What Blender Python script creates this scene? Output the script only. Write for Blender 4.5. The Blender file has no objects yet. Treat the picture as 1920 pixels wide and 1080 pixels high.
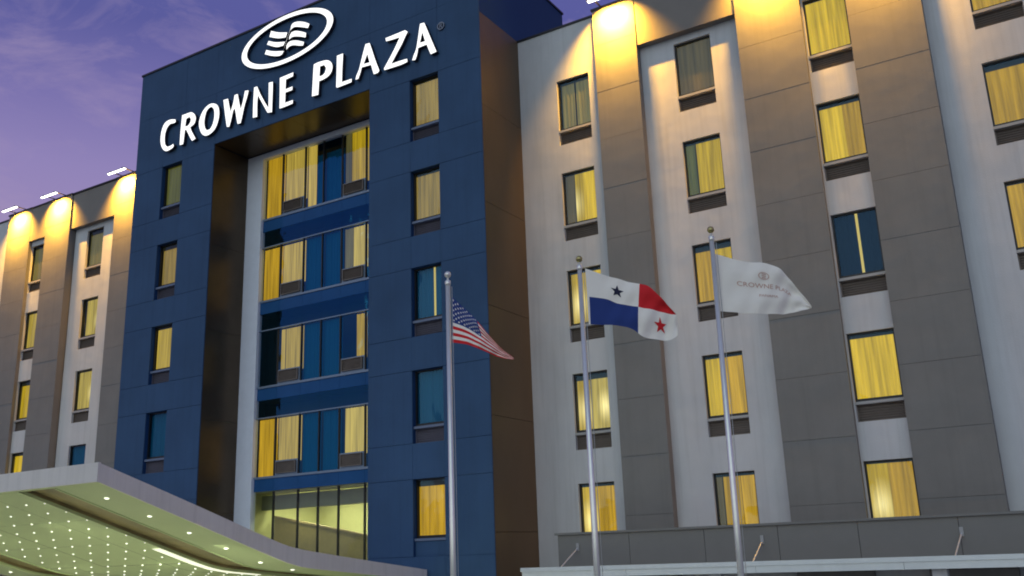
import bpy, bmesh, math, random
from mathutils import Vector, Matrix
random.seed(7)
S = bpy.context.scene
COL = S.collection
R = math.radians

# ------------------------------------------------------------------ camera
cam = bpy.data.cameras.new('camera'); cam.lens = 33.555; cam.sensor_width = 36.0
cam.clip_start = 0.1; cam.clip_end = 6000
co = bpy.data.objects.new('camera', cam); COL.objects.link(co)
co.matrix_world = Matrix(((0.8504222, 0.17064631, 0.49765643, 7.3977),
                          (0.52486362, -0.21036009, -0.82478289, -24.869),
                          (-0.03605911, 0.96261543, -0.26846093, 4.70),
                          (0, 0, 0, 1)))
S.camera = co

# ------------------------------------------------------------------ sky (dusk)
SUN_EL, SUN_AZ = R(14), R(172)
W = bpy.data.worlds.new('World'); S.world = W; W.use_nodes = True
nt = W.node_tree; nt.nodes.clear()
def N(t, **k):
    n = nt.nodes.new(t)
    for a, b in k.items(): setattr(n, a, b)
    return n
L = nt.links.new
out = N('ShaderNodeOutputWorld'); add = N('ShaderNodeAddShader')
bg1 = N('ShaderNodeBackground'); bg2 = N('ShaderNodeBackground')
sky = N('ShaderNodeTexSky', sky_type='NISHITA'); sky.sun_disc = False
sky.sun_elevation = R(-3); sky.sun_rotation = SUN_AZ
L(sky.outputs[0], bg1.inputs[0]); bg1.inputs[1].default_value = 0.1
tc = N('ShaderNodeTexCoord'); sep = N('ShaderNodeSeparateXYZ'); L(tc.outputs['Generated'], sep.inputs[0])
cr = N('ShaderNodeValToRGB'); e = cr.color_ramp.elements
e[0].position = 0.0; e[0].color = (0.36, 0.35, 0.42, 1)
e[1].position = 1.0; e[1].color = (0.07, 0.115, 0.28, 1)
for p_, c_ in ((0.16, (0.36, 0.31, 0.44, 1)), (0.27, (0.345, 0.265, 0.48, 1)), (0.37, (0.275, 0.225, 0.47, 1)), (0.43, (0.19, 0.165, 0.41, 1)), (0.50, (0.098, 0.102, 0.325, 1)), (0.57, (0.10, 0.108, 0.345, 1)), (0.66, (0.085, 0.12, 0.33, 1))):
    q = e.new(p_); q.color = c_
L(sep.outputs[2], cr.inputs[0])
# thin streaky cloud, lit pinkish from below
mp = N('ShaderNodeMapping'); mp.inputs['Scale'].default_value = (5.0, 5.0, 13.0); mp.inputs['Rotation'].default_value = (0.25, 0.3, 0.2)
L(tc.outputs['Generated'], mp.inputs[0])
nz = N('ShaderNodeTexNoise'); nz.inputs['Scale'].default_value = 1.5; nz.inputs['Detail'].default_value = 7; nz.inputs['Roughness'].default_value = 0.62; nz.inputs['Distortion'].default_value = 0.5
L(mp.outputs[0], nz.inputs[0])
mr = N('ShaderNodeMapRange'); mr.inputs[1].default_value = 0.46; mr.inputs[2].default_value = 0.64; mr.inputs[3].default_value = 0.0; mr.inputs[4].default_value = 0.42
L(nz.outputs[0], mr.inputs[0])
mx = N('ShaderNodeMixRGB'); mx.inputs[2].default_value = (0.38, 0.295, 0.47, 1)
L(mr.outputs[0], mx.inputs[0]); L(cr.outputs[0], mx.inputs[1])
L(mx.outputs[0], bg2.inputs[0]); bg2.inputs[1].default_value = 1.0
L(bg1.outputs[0], add.inputs[0]); L(bg2.outputs[0], add.inputs[1]); L(add.outputs[0], out.inputs[0])

# ------------------------------------------------------------------ afterglow behind the camera
sl = bpy.data.lights.new('afterglow_sun', 'SUN'); sl.energy = 1.12; sl.angle = R(90); sl.color = (0.78, 1.0, 0.76)
so = bpy.data.objects.new('afterglow_sun', sl); COL.objects.link(so)
d = Vector((math.sin(SUN_AZ) * math.cos(SUN_EL), math.cos(SUN_AZ) * math.cos(SUN_EL), math.sin(SUN_EL)))
so.rotation_euler = d.to_track_quat('Z', 'Y').to_euler(); so.location = (0, -60, 40)

S.view_settings.view_transform = 'Standard'; S.view_settings.look = 'None'
S.view_settings.exposure = 0.0; S.view_settings.gamma = 1.0; S.view_settings.use_curve_mapping = False
S.cycles.use_denoising = True; S.cycles.filter_width = 1.9
S.cycles.max_bounces = 6; S.cycles.diffuse_bounces = 3; S.cycles.glossy_bounces = 3; S.cycles.transparent_max_bounces = 8
S.cycles.sample_clamp_indirect = 4.0

# ------------------------------------------------------------------ materials
def mat(name, col, rough=0.6, metal=0.0, var=0.0, scale=4.0, bump=0.0, bscale=60.0, spec=0.5, stretch=(1, 1, 1), wave=0.0, streak=0.0):
    m = bpy.data.materials.new(name); m.use_nodes = True
    t = m.node_tree; b = t.nodes['Principled BSDF']
    b.inputs['Roughness'].default_value = rough; b.inputs['Metallic'].default_value = metal
    b.inputs['Specular IOR Level'].default_value = spec
    b.inputs['Base Color'].default_value = (*col, 1)
    g = t.nodes.new('ShaderNodeNewGeometry')
    if var:
        mpn = t.nodes.new('ShaderNodeMapping'); mpn.inputs['Scale'].default_value = stretch
        t.links.new(g.outputs['Position'], mpn.inputs[0])
        n = t.nodes.new('ShaderNodeTexNoise'); n.inputs['Scale'].default_value = scale; n.inputs['Detail'].default_value = 6
        n.inputs['Roughness'].default_value = 0.6
        t.links.new(mpn.outputs[0], n.inputs[0])
        r = t.nodes.new('ShaderNodeMapRange'); r.inputs[1].default_value = 0.25; r.inputs[2].default_value = 0.75
        r.inputs[3].default_value = 1 - var; r.inputs[4].default_value = 1 + var
        t.links.new(n.outputs[0], r.inputs[0])
        h = t.nodes.new('ShaderNodeVectorMath'); h.operation = 'SCALE'; h.inputs[0].default_value = col
        fac = r.outputs[0]
        if streak:   # rain streaks: tall thin noise, patchy
            m2 = t.nodes.new('ShaderNodeMapping'); m2.inputs['Scale'].default_value = (5.5, 5.5, 0.22)
            t.links.new(g.outputs['Position'], m2.inputs[0])
            n3 = t.nodes.new('ShaderNodeTexNoise'); n3.inputs['Scale'].default_value = 1.0; n3.inputs['Detail'].default_value = 5; n3.inputs['Roughness'].default_value = 0.65
            t.links.new(m2.outputs[0], n3.inputs[0])
            r3 = t.nodes.new('ShaderNodeMapRange'); r3.inputs[1].default_value = 0.48; r3.inputs[2].default_value = 0.75; r3.inputs[3].default_value = 1.0; r3.inputs[4].default_value = 1 - streak
            t.links.new(n3.outputs[0], r3.inputs[0])
            mm = t.nodes.new('ShaderNodeMath'); mm.operation = 'MULTIPLY'; t.links.new(fac, mm.inputs[0]); t.links.new(r3.outputs[0], mm.inputs[1]); fac = mm.outputs[0]
        t.links.new(fac, h.inputs['Scale']); t.links.new(h.outputs[0], b.inputs['Base Color'])
    if bump:
        n2 = t.nodes.new('ShaderNodeTexNoise'); n2.inputs['Scale'].default_value = bscale; n2.inputs['Detail'].default_value = 4
        t.links.new(g.outputs['Position'], n2.inputs[0])
        bp = t.nodes.new('ShaderNodeBump'); bp.inputs['Strength'].default_value = bump; bp.inputs['Distance'].default_value = 0.02
        t.links.new(n2.outputs[0], bp.inputs['Height']); t.links.new(bp.outputs[0], b.inputs['Normal'])
        if wave:     # slight out-of-flatness that grazing lamp light picks out
            n4 = t.nodes.new('ShaderNodeTexNoise'); n4.inputs['Scale'].default_value = 0.9; n4.inputs['Detail'].default_value = 2
            t.links.new(g.outputs['Position'], n4.inputs[0])
            b2 = t.nodes.new('ShaderNodeBump'); b2.inputs['Strength'].default_value = 1.0; b2.inputs['Distance'].default_value = wave
            t.links.new(n4.outputs[0], b2.inputs['Height']); t.links.new(b2.outputs[0], bp.inputs['Normal'])
    return m
def emit(name, col, s, base=(0.8, 0.8, 0.8)):
    m = bpy.data.materials.new(name); m.use_nodes = True; b = m.node_tree.nodes['Principled BSDF']
    b.inputs['Base Color'].default_value = (*base, 1); b.inputs['Emission Color'].default_value = (*col, 1)
    b.inputs['Emission Strength'].default_value = s; b.inputs['Roughness'].default_value = 0.5
    return m
def glass(name, tint, lo, hi):
    m = bpy.data.materials.new(name); m.use_nodes = True; t = m.node_tree; t.nodes.clear()
    o = t.nodes.new('ShaderNodeOutputMaterial'); mix = t.nodes.new('ShaderNodeMixShader')
    tr = t.nodes.new('ShaderNodeBsdfTransparent'); gl = t.nodes.new('ShaderNodeBsdfGlossy')
    gl.inputs['Roughness'].default_value = 0.03; gl.inputs['Color'].default_value = (*tint, 1)
    tr.inputs['Color'].default_value = (0.88, 0.92, 0.92, 1)
    gp = t.nodes.new('ShaderNodeNewGeometry'); gn = t.nodes.new('ShaderNodeTexNoise'); gn.inputs['Scale'].default_value = 0.8; gn.inputs['Detail'].default_value = 2
    gb = t.nodes.new('ShaderNodeBump'); gb.inputs['Strength'].default_value = 1.0; gb.inputs['Distance'].default_value = 0.04
    t.links.new(gp.outputs['Position'], gn.inputs[0]); t.links.new(gn.outputs[0], gb.inputs['Height']); t.links.new(gb.outputs[0], gl.inputs['Normal'])
    fr = t.nodes.new('ShaderNodeLayerWeight'); fr.inputs['Blend'].default_value = 0.35
    r = t.nodes.new('ShaderNodeMapRange'); r.inputs[3].default_value = lo; r.inputs[4].default_value = hi
    t.links.new(fr.outputs['Fresnel'], r.inputs[0]); t.links.new(r.outputs[0], mix.inputs[0])
    t.links.new(tr.outputs[0], mix.inputs[1]); t.links.new(gl.outputs[0], mix.inputs[2]); t.links.new(mix.outputs[0], o.inputs[0])
    return m
def curtain_mat(name, col, s, base=(0.07, 0.055, 0.015), hot=None):
    """lit cloth: glow of the room behind it, uneven from fold to fold; hot = (x, z, gain, radius) of the lamp behind"""
    m = bpy.data.materials.new(name); m.use_nodes = True; t = m.node_tree; b = t.nodes['Principled BSDF']
    b.inputs['Base Color'].default_value = (*base, 1); b.inputs['Roughness'].default_value = 0.9; b.inputs['Specular IOR Level'].default_value = 0.1
    if s <= 0: return m
    tcn = t.nodes.new('ShaderNodeTexCoord'); mpn = t.nodes.new('ShaderNodeMapping'); mpn.inputs['Scale'].default_value = (9, 1, 0.3)
    oi = t.nodes.new('ShaderNodeObjectInfo'); ad = t.nodes.new('ShaderNodeVectorMath'); ad.operation = 'ADD'
    sc = t.nodes.new('ShaderNodeVectorMath'); sc.operation = 'SCALE'; sc.inputs['Scale'].default_value = 3.7
    t.links.new(oi.outputs['Location'], sc.inputs[0])
    t.links.new(tcn.outputs['Object'], mpn.inputs[0]); t.links.new(mpn.outputs[0], ad.inputs[0]); t.links.new(sc.outputs[0], ad.inputs[1])
    n = t.nodes.new('ShaderNodeTexNoise'); n.inputs['Scale'].default_value = 1.6; n.inputs['Detail'].default_value = 3
    t.links.new(ad.outputs[0], n.inputs[0])
    r = t.nodes.new('ShaderNodeMapRange'); r.inputs[1].default_value = 0.3; r.inputs[2].default_value = 0.7; r.inputs[3].default_value = 0.62 * s; r.inputs[4].default_value = 1.25 * s
    t.links.new(n.outputs[0], r.inputs[0])
    rr_ = t.nodes.new('ShaderNodeMapRange'); rr_.inputs[3].default_value = 0.80; rr_.inputs[4].default_value = 1.18
    t.links.new(oi.outputs['Random'], rr_.inputs[0])
    m0 = t.nodes.new('ShaderNodeMath'); m0.operation = 'MULTIPLY'; t.links.new(r.outputs[0], m0.inputs[0]); t.links.new(rr_.outputs[0], m0.inputs[1]); last = m0.outputs[0]
    b.inputs['Emission Color'].default_value = (*col, 1)
    if hot:
        ds = t.nodes.new('ShaderNodeVectorMath'); ds.operation = 'DISTANCE'; ds.inputs[1].default_value = (hot[0], 0, hot[1])
        sq = t.nodes.new('ShaderNodeVectorMath'); sq.operation = 'MULTIPLY'; sq.inputs[1].default_value = (1, 0, 0.6)
        t.links.new(tcn.outputs['Object'], sq.inputs[0]); 
        ds.inputs[1].default_value = (hot[0], 0, hot[1] * 0.6)
        t.links.new(sq.outputs[0], ds.inputs[0])
        r2 = t.nodes.new('ShaderNodeMapRange'); r2.interpolation_type = 'SMOOTHSTEP'; r2.inputs[1].default_value = 0.0; r2.inputs[2].default_value = hot[3]; r2.inputs[3].default_value = hot[2]; r2.inputs[4].default_value = 1.0
        t.links.new(ds.outputs['Value'], r2.inputs[0])
        mu = t.nodes.new('ShaderNodeMath'); mu.operation = 'MULTIPLY'; t.links.new(last, mu.inputs[0]); t.links.new(r2.outputs[0], mu.inputs[1]); last = mu.outputs[0]
        mxn = t.nodes.new('ShaderNodeMixRGB'); mxn.inputs[1].default_value = (0.95, 0.78, 0.32, 1); mxn.inputs[2].default_value = (*col, 1)
        r3 = t.nodes.new('ShaderNodeMapRange'); r3.inputs[2].default_value = hot[3]
        t.links.new(ds.outputs['Value'], r3.inputs[0]); t.links.new(r3.outputs[0], mxn.inputs[0]); t.links.new(mxn.outputs[0], b.inputs['Emission Color'])
    t.links.new(last, b.inputs['Emission Strength'])
    return m

M = dict(
    stucco=mat('white_stucco', (0.54, 0.555, 0.605), 0.85, var=0.12, scale=0.7, bump=0.3, bscale=38, wave=0.035, streak=0.13, stretch=(1, 1, 0.45)),
    grey=mat('grey_cladding', (0.186, 0.182, 0.184), 0.6, var=0.09, scale=0.9, bump=0.08, bscale=30, wave=0.022, streak=0.09),
    header=mat('grey_brown_render', (0.20, 0.185, 0.18), 0.8, var=0.06, scale=1.0, bump=0.15),
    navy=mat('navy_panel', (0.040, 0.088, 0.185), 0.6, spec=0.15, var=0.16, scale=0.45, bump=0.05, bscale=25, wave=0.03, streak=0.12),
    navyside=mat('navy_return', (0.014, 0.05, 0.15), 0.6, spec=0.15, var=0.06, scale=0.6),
    joint=mat('dark_joint', (0.02, 0.022, 0.03), 0.9, var=0.05),
    bronze=mat('dark_bronze_panel', (0.085, 0.062, 0.04), 0.3, metal=0.55, var=0.25, scale=0.8),
    bronzeside=mat('bronze_side_panel', (0.122, 0.09, 0.056), 0.45, metal=0.2, spec=0.3, var=0.12, scale=0.9, stretch=(1, 1, 0.4)),
    cap=mat('dark_coping', (0.03, 0.03, 0.04), 0.5, metal=0.4, var=0.1),
    frame=mat('dark_aluminium', (0.03, 0.032, 0.038), 0.4, metal=0.6, var=0.1),
    sill=mat('light_grey_ledge', (0.36, 0.36, 0.38), 0.5, var=0.06),
    sillnavy=mat('blue_grey_ledge', (0.13, 0.17, 0.27), 0.5, var=0.06),
    grille=mat('brown_grille', (0.20, 0.165, 0.15), 0.55, metal=0.2, var=0.12),
    grillenavy=mat('navy_grille', (0.12, 0.115, 0.16), 0.55, var=0.12),
    lilac=mat('pale_lilac_frame', (0.74, 0.79, 0.92), 0.5, var=0.04),
    transom=mat('blue_grey_transom', (0.19, 0.25, 0.36), 0.4, metal=0.3, var=0.05),
    spandrel=mat('blue_glass_spandrel', (0.022, 0.085, 0.23), 0.12, var=0.1, scale=1.0, spec=0.25),
    head_shadow=mat('brown_head_shadow', (0.06, 0.05, 0.02), 0.8, var=0.1),  # shade under the window head, put into a dark colour
    room=mat('dark_room', (0.012, 0.018, 0.026), 0.9, var=0.1),
    fascia=mat('pale_grey_fascia', (0.70, 0.67, 0.66), 0.5, var=0.08, scale=0.9, bump=0.05, streak=0.12),
    soffit=mat('pale_green_soffit', (0.50, 0.58, 0.33), 0.45, var=0.04, scale=1.5),
    slot=mat('brown_slot', (0.30, 0.235, 0.12), 0.35, var=0.4, scale=1.3),
    parapet=mat('grey_parapet_panel', (0.18, 0.178, 0.178), 0.55, var=0.06, scale=1.3),
    gutter=mat('silver_gutter', (0.66, 0.70, 0.76), 0.35, metal=0.5, var=0.05),
    steel=mat('brushed_steel', (0.80, 0.80, 0.78), 0.28, metal=0.55, var=0.05, scale=8),
    gold=mat('aged_gold', (0.42, 0.36, 0.16), 0.3, metal=0.8, var=0.1, scale=8),
    rope=mat('grey_rope', (0.4, 0.4, 0.42), 0.9, var=0.1),
    ground=mat('pale_paving', (0.32, 0.31, 0.29), 0.85, var=0.12, scale=0.3, bump=0.2),
    signside=mat('sign_return', (0.012, 0.016, 0.035), 0.5, var=0.05),
    signdim=mat('dull_sign_face', (0.22, 0.26, 0.36), 0.5, var=0.05),
    white=mat('white_cloth', (0.88, 0.84, 0.80), 0.85, var=0.04, scale=3, bump=0.1, bscale=90),
    red=mat('red_cloth', (0.64, 0.012, 0.02), 0.85, var=0.06, scale=3, bump=0.1, bscale=90),
    blue=mat('blue_cloth', (0.014, 0.04, 0.21), 0.85, var=0.06, scale=3, bump=0.1, bscale=90),
    black=mat('navy_star', (0.012, 0.015, 0.05), 0.85, var=0.05),
    print=mat('rust_print', (0.56, 0.33, 0.28), 0.85, var=0.05),
    lobbywall=mat('pale_lobby_wall', (0.60, 0.60, 0.32), 0.8, var=0.04),
    lobbyband=mat('sage_bulkhead', (0.26, 0.28, 0.20), 0.7, var=0.05),
    olive=mat('olive_reflection_wall', (0.30, 0.24, 0.085), 0.5, var=0.12),  # olive tone of the canopy reflected in the lobby glass
    glass=glass('window_glass', (0.30, 0.60, 1.0), 0.035, 0.36),
    bluecoat=glass('coated_blue_glass', (0.06, 0.42, 0.90), 0.12, 0.6),
    clear=glass('clear_glass', (0.8, 0.9, 1.0), 0.04, 0.5),
    sign=emit('lit_sign_white', (1.0, 0.985, 0.95), 1.12),
    lamp=emit('lamp_diffuser', (1.0, 0.97, 0.90), 6.0),
    led=emit('led_white', (1.0, 1.0, 0.86), 1.45),
    strip=emit('light_strip', (0.95, 0.95, 0.74), 0.9),
    litroom=emit('lit_room', (0.72, 0.55, 0.12), 0.85),
)
for k_ in ('spandrel',): M[k_].node_tree.nodes['Principled BSDF'].inputs['Specular Tint'].default_value = (0.05, 0.30, 1.0, 1)
YEL = (0.70, 0.455, 0.018)
CM = dict(
    lit=curtain_mat('lit_yellow_curtain', YEL, 0.84),
    warm=curtain_mat('lit_amber_curtain', (0.70, 0.40, 0.02), 0.75),
    pale=curtain_mat('lit_pale_blind', (0.62, 0.43, 0.07), 0.85),
    hot=curtain_mat('lit_curtain_lamp', YEL, 0.82, hot=(0.28, -1.05, 1.75, 0.42)),
    hotr=curtain_mat('lit_curtain_lamp_right', (0.62, 0.46, 0.09), 0.85, hot=(0.95, -1.0, 1.9, 0.34)),
    dim=curtain_mat('dim_curtain', (0.17, 0.14, 0.04), 0.8, (0.10, 0.10, 0.07)),
    tan=curtain_mat('tan_curtain', (0.36, 0.235, 0.04), 0.85, (0.14, 0.12, 0.08)),
    brown=curtain_mat('brown_blind', (0.085, 0.062, 0.02), 1.0, (0.10, 0.08, 0.05)),
    moss=curtain_mat('moss_curtain', (0.10, 0.10, 0.02), 1.0, (0.08, 0.08, 0.05)),
    teal=curtain_mat('unlit_curtain', (0, 0, 0), 0, (0.010, 0.125, 0.25)),
    navy=curtain_mat('unlit_navy_curtain', (0, 0, 0), 0, (0.01, 0.02, 0.04)),
)

# ------------------------------------------------------------------ mesh helpers
class MB:
    def __init__(s): s.v = []; s.f = []; s.mi = []
    def quad(s, a, b, c, d, mi=0):
        i = len(s.v); s.v += [a, b, c, d]; s.f.append((i, i + 1, i + 2, i + 3)); s.mi.append(mi)
    def box(s, x0, x1, y0, y1, z0, z1, mi=0):
        i = len(s.v)
        s.v += [(x0, y0, z0), (x1, y0, z0), (x1, y1, z0), (x0, y1, z0), (x0, y0, z1), (x1, y0, z1), (x1, y1, z1), (x0, y1, z1)]
        for q in ((0, 3, 2, 1), (4, 5, 6, 7), (0, 1, 5, 4), (1, 2, 6, 5), (2, 3, 7, 6), (3, 0, 4, 7)):
            s.f.append(tuple(i + k for k in q)); s.mi.append(mi)
        return s
    def tube(s, p0, p1, r0, r1=None, n=10, mi=0, caps=True):
        r1 = r0 if r1 is None else r1
        p0 = Vector(p0); p1 = Vector(p1); dd = (p1 - p0).normalized()
        a = dd.orthogonal().normalized(); b = dd.cross(a); i = len(s.v)
        for p, r in ((p0, r0), (p1, r1)):
            for k in range(n):
                t = 2 * math.pi * k / n; s.v.append(tuple(p + r * (math.cos(t) * a + math.sin(t) * b)))
        for k in range(n):
            s.f.append((i + k, i + (k + 1) % n, i + n + (k + 1) % n, i + n + k)); s.mi.append(mi)
        if caps:
            s.f.append(tuple(i + k for k in reversed(range(n)))); s.mi.append(mi)
            s.f.append(tuple(i + n + k for k in range(n))); s.mi.append(mi)
        return s
    def lathe(s, prof, c, n=14, mi=0):
        i = len(s.v)
        for r, z in prof:
            for k in range(n):
                t = 2 * math.pi * k / n; s.v.append((c[0] + r * math.cos(t), c[1] + r * math.sin(t), c[2] + z))
        for j in range(len(prof) - 1):
            for k in range(n):
                s.f.append((i + j * n + k, i + j * n + (k + 1) % n, i + (j + 1) * n + (k + 1) % n, i + (j + 1) * n + k)); s.mi.append(mi)
        return s
    def mesh(s, name, mats, smooth=False, weld=False):
        me = bpy.data.meshes.new(name); me.from_pydata(s.v, [], s.f)
        for m in (mats if isinstance(mats, (list, tuple)) else [mats]): me.materials.append(m)
        me.polygons.foreach_set('material_index', s.mi)
        if weld:
            bm = bmesh.new(); bm.from_mesh(me); bmesh.ops.remove_doubles(bm, verts=bm.verts, dist=1e-4); bm.to_mesh(me); bm.free()
        if smooth: me.polygons.foreach_set('use_smooth', [True] * len(me.polygons))
        me.update(); return me
    def build(s, name, mats, parent=None, smooth=False, loc=None, weld=False):
        return link(name, s.mesh(name, mats, smooth, weld), parent, loc)
def link(name, me, parent=None, loc=None):
    o = bpy.data.objects.new(name, me); COL.objects.link(o)
    if parent is not None: o.parent = parent
    if loc is not None: o.location = loc
    return o
def thing(name, label, cat, loc=(0, 0, 0), group=None):
    o = bpy.data.objects.new(name, None); COL.objects.link(o); o.location = loc; o.empty_display_size = 0.3
    o['label'] = label; o['category'] = cat
    if group: o['group'] = group
    return o
def bx(name, x0, x1, y0, y1, z0, z1, m, parent):
    return MB().box(x0, x1, y0, y1, z0, z1).build(name, m, parent)

# ------------------------------------------------------------------ ground
def road_sheet(name, x0, x1, y0, y1, z, m):
    mb = MB(); mb.quad((x0, y0, z), (x1, y0, z), (x1, y1, z), (x0, y1, z)); o = mb.build(name, m); o['kind'] = 'structure'; return o
road_sheet('ground', -1500, 1500, -1500, 1500, 0, mat('asphalt', (0.06, 0.06, 0.062), 0.9, var=0.2, scale=0.2, bump=0.3))
road_sheet('paved_forecourt', -45, 30, -22, 0, 0.004, M['ground'])

# ------------------------------------------------------------------ hotel
XC = -15.105            # centre line of the blue tower
ZT = 19.381             # head of the sixth-floor windows
FH = 3.2
GY = -0.29              # face of the grey bays
GY2 = -0.32             # face of the outer pair of grey bays
PY = -2.36              # face of the blue tower
YC = -0.16
ZP = 21.25              # wing parapet
hotel = thing('hotel_building', 'six-storey hotel with a navy centre tower between pale wings with grey bays', 'hotel', (XC, 0, 0))
HO = Vector((XC, 0, 0))
def hp(name, mb, m, parent=hotel, **k):
    """part of the hotel, given in world coordinates"""
    mb.v = [(x - XC, y, z) for x, y, z in mb.v]
    return mb.build(name, m, parent, **k)
def hbox(name, x0, x1, y0, y1, z0, z1, m): return hp(name, MB().box(x0, x1, y0, y1, z0, z1), m)

def wall_with_openings(name, x0, x1, z0, z1, y, ops, depth, m, reveal=True):
    xs = sorted({x0, x1, *[o[0] for o in ops], *[o[1] for o in ops]}); zs = sorted({z0, z1, *[o[2] for o in ops], *[o[3] for o in ops]})
    mb = MB()
    for a, b in zip(xs, xs[1:]):
        for c, d_ in zip(zs, zs[1:]):
            cx, cz = (a + b) / 2, (c + d_) / 2
            if any(o[0] < cx < o[1] and o[2] < cz < o[3] for o in ops): continue
            mb.quad((a, y, c), (b, y, c), (b, y, d_), (a, y, d_))
    if reveal:
        for a, b, c, d_ in ops:
            yb = y + depth
            mb.quad((a, y, c), (a, y, d_), (a, yb, d_), (a, yb, c)); mb.quad((b, y, c), (b, yb, c), (b, yb, d_), (b, y, d_))
            mb.quad((a, y, d_), (b, y, d_), (b, yb, d_), (a, yb, d_)); mb.quad((a, y, c), (a, yb, c), (b, yb, c), (b, y, c))
    return hp(name, mb, m, weld=True)

# -- windows ---------------------------------------------------------
CACHE = {}
def cached(key, fn):
    if key not in CACHE: CACHE[key] = fn()
    return CACHE[key]
def frame_mesh(w, hb, hg):
    mb = MB(); t = 0.045
    mb.box(0, w, 0.0, 0.07, -t, 0); mb.box(0, w, 0.0, 0.07, -hb, -hb + 0.075)
    mb.box(0, t, 0.0, 0.07, -hb + 0.075, -t); mb.box(w - t, w, 0.0, 0.07, -hb + 0.075, -t)
    return mb.mesh('window', M['frame'])
def pane_mesh(w, hb):
    mb = MB(); t = 0.045; mb.quad((t, 0.035, -hb + 0.075), (w - t, 0.035, -hb + 0.075), (w - t, 0.035, -t), (t, 0.035, -t)); return mb.mesh('pane', M['glass'])
def curtain_mesh(x0, x1, z0, z1, kind, seed):
    rnd = random.Random(seed); mb = MB(); n = max(6, int((x1 - x0) / 0.028)); pr = []
    ph = rnd.random() * 6; per = rnd.uniform(0.10, 0.14)
    flat = kind in ('brown', 'pale')
    for i in range(n + 1):
        x = x0 + (x1 - x0) * i / n
        amp = 0.003 if flat else 0.022
        pr.append((x, amp * math.sin(x / per * 2 * math.pi + ph) + amp * 0.5 * math.sin(x / per * 3.7 + ph * 2)))
    for (xa, ya), (xb, yb) in zip(pr, pr[1:]): mb.quad((xa, ya, z0), (xb, yb, z0), (xb, yb, z1), (xa, ya, z1))
    return mb.mesh('curtain', CM[kind], smooth=True, weld=True)
def grille_mesh(w, h, m):
    mb = MB(); mb.box(0, w, 0.05, 0.07, -h, 0)
    n = 7
    for k in range(n):
        z = -h + h * (k + 0.5) / n
        mb.quad((0.03, 0.05, z + 0.018), (0.03, 0.012, z - 0.018), (w - 0.03, 0.012, z - 0.018), (w - 0.03, 0.05, z + 0.018))
    mb.box(0, 0.03, 0.0, 0.05, -h, 0); mb.box(w - 0.03, w, 0.0, 0.05, -h, 0); mb.box(0.03, w - 0.03, 0, 0.05, -h, -h + 0.025); mb.box(0.03, w - 0.03, 0, 0.05, -0.02, 0)
    return mb.mesh('vent_grille', m)
def window(x, y, z, w, hb, hg, spec, navy=False, depth=0.09, back='room', label=None, nogrille=False):
    o = link('window', cached(('f', w, hb, hg), lambda: frame_mesh(w, hb, hg)), hotel, (x - XC, y + depth, z))
    if label: o['label'] = label
    link('pane', cached(('p', w, hb), lambda: pane_mesh(w, hb)), o)
    sm = M['sillnavy'] if navy else M['sill']
    link('window_ledge', cached(('s', w, hb, navy), lambda: MB().box(-0.0, w, -0.10, 0.07, -hb - 0.075, -hb - 0.004).mesh('window_ledge', sm)), o)
    gm = M['grillenavy'] if navy else M['grille']
    h = hg - hb - 0.079
    if nogrille:
        link('apron_panel', cached(('a', w, hb, hg), lambda: MB().box(0, w, -0.06, 0.06, -h, 0).mesh('apron_panel', M['navy'])), o, (0, 0, -hb - 0.079))
    else:
        link('vent_grille', cached(('g', w, hb, hg, navy), lambda: grille_mesh(w, h, gm)), o, (0, 0, -hb - 0.079))
    for i, (a, b, kind) in enumerate(spec):
        k = random.randrange(4)
        me = cached(('c', round(a * w, 3), round(b * w, 3), hb, kind, k), lambda: curtain_mesh(0.02 + a * (w - 0.04), 0.02 + b * (w - 0.04), -hb + 0.04, 0.03, kind, k))
        link('curtain', me, o, (0, 0.13, 0))
    if any(k in ('lit', 'warm', 'hot', 'hotr', 'dim', 'pale', 'tan') for _, _, k in spec):  # added dark strip that imitates the shade at the top of the opening
        ph = random.choice((0.07, 0.10, 0.13, 0.20))
        link('head_shadow', cached(('pm', w, ph), lambda: MB().box(0.01, w - 0.01, 0.072, 0.085, -ph, -0.002).mesh('head_shadow', M['head_shadow'])), o)
    if back:
        link('room_wall', cached(('b', w, hb, back), lambda: (lambda mb: (mb.quad((-0.3, 0.62, -hb - 0.3), (w + 0.3, 0.62, -hb - 0.3), (w + 0.3, 0.62, 0.3), (-0.3, 0.62, 0.3)), mb.mesh('room_wall', M[back]))[1])(MB())), o)
    return o
# -- wings -----------------------------------------------------------
def mirror(x): return 2 * XC - x
ZB = 1.0  # podium level where wing walls start
def wops(x, w, floors, hg=2.244):
    return [(x, x + w, ZT - FH * (6 - f) - hg, ZT - FH * (6 - f)) for f in floors]
WW, HB, HG = 1.15, 1.739, 2.244
AX, BXX, CX, DX = -5.634, -1.584, 2.344, 6.451
FL = (6, 5, 4, 3, 2)
def sec(x0, x1, side):
    return (x0, x1) if side > 0 else (mirror(x1), mirror(x0))
def wx(x, w, side): return x if side > 0 else mirror(x + w)

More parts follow.
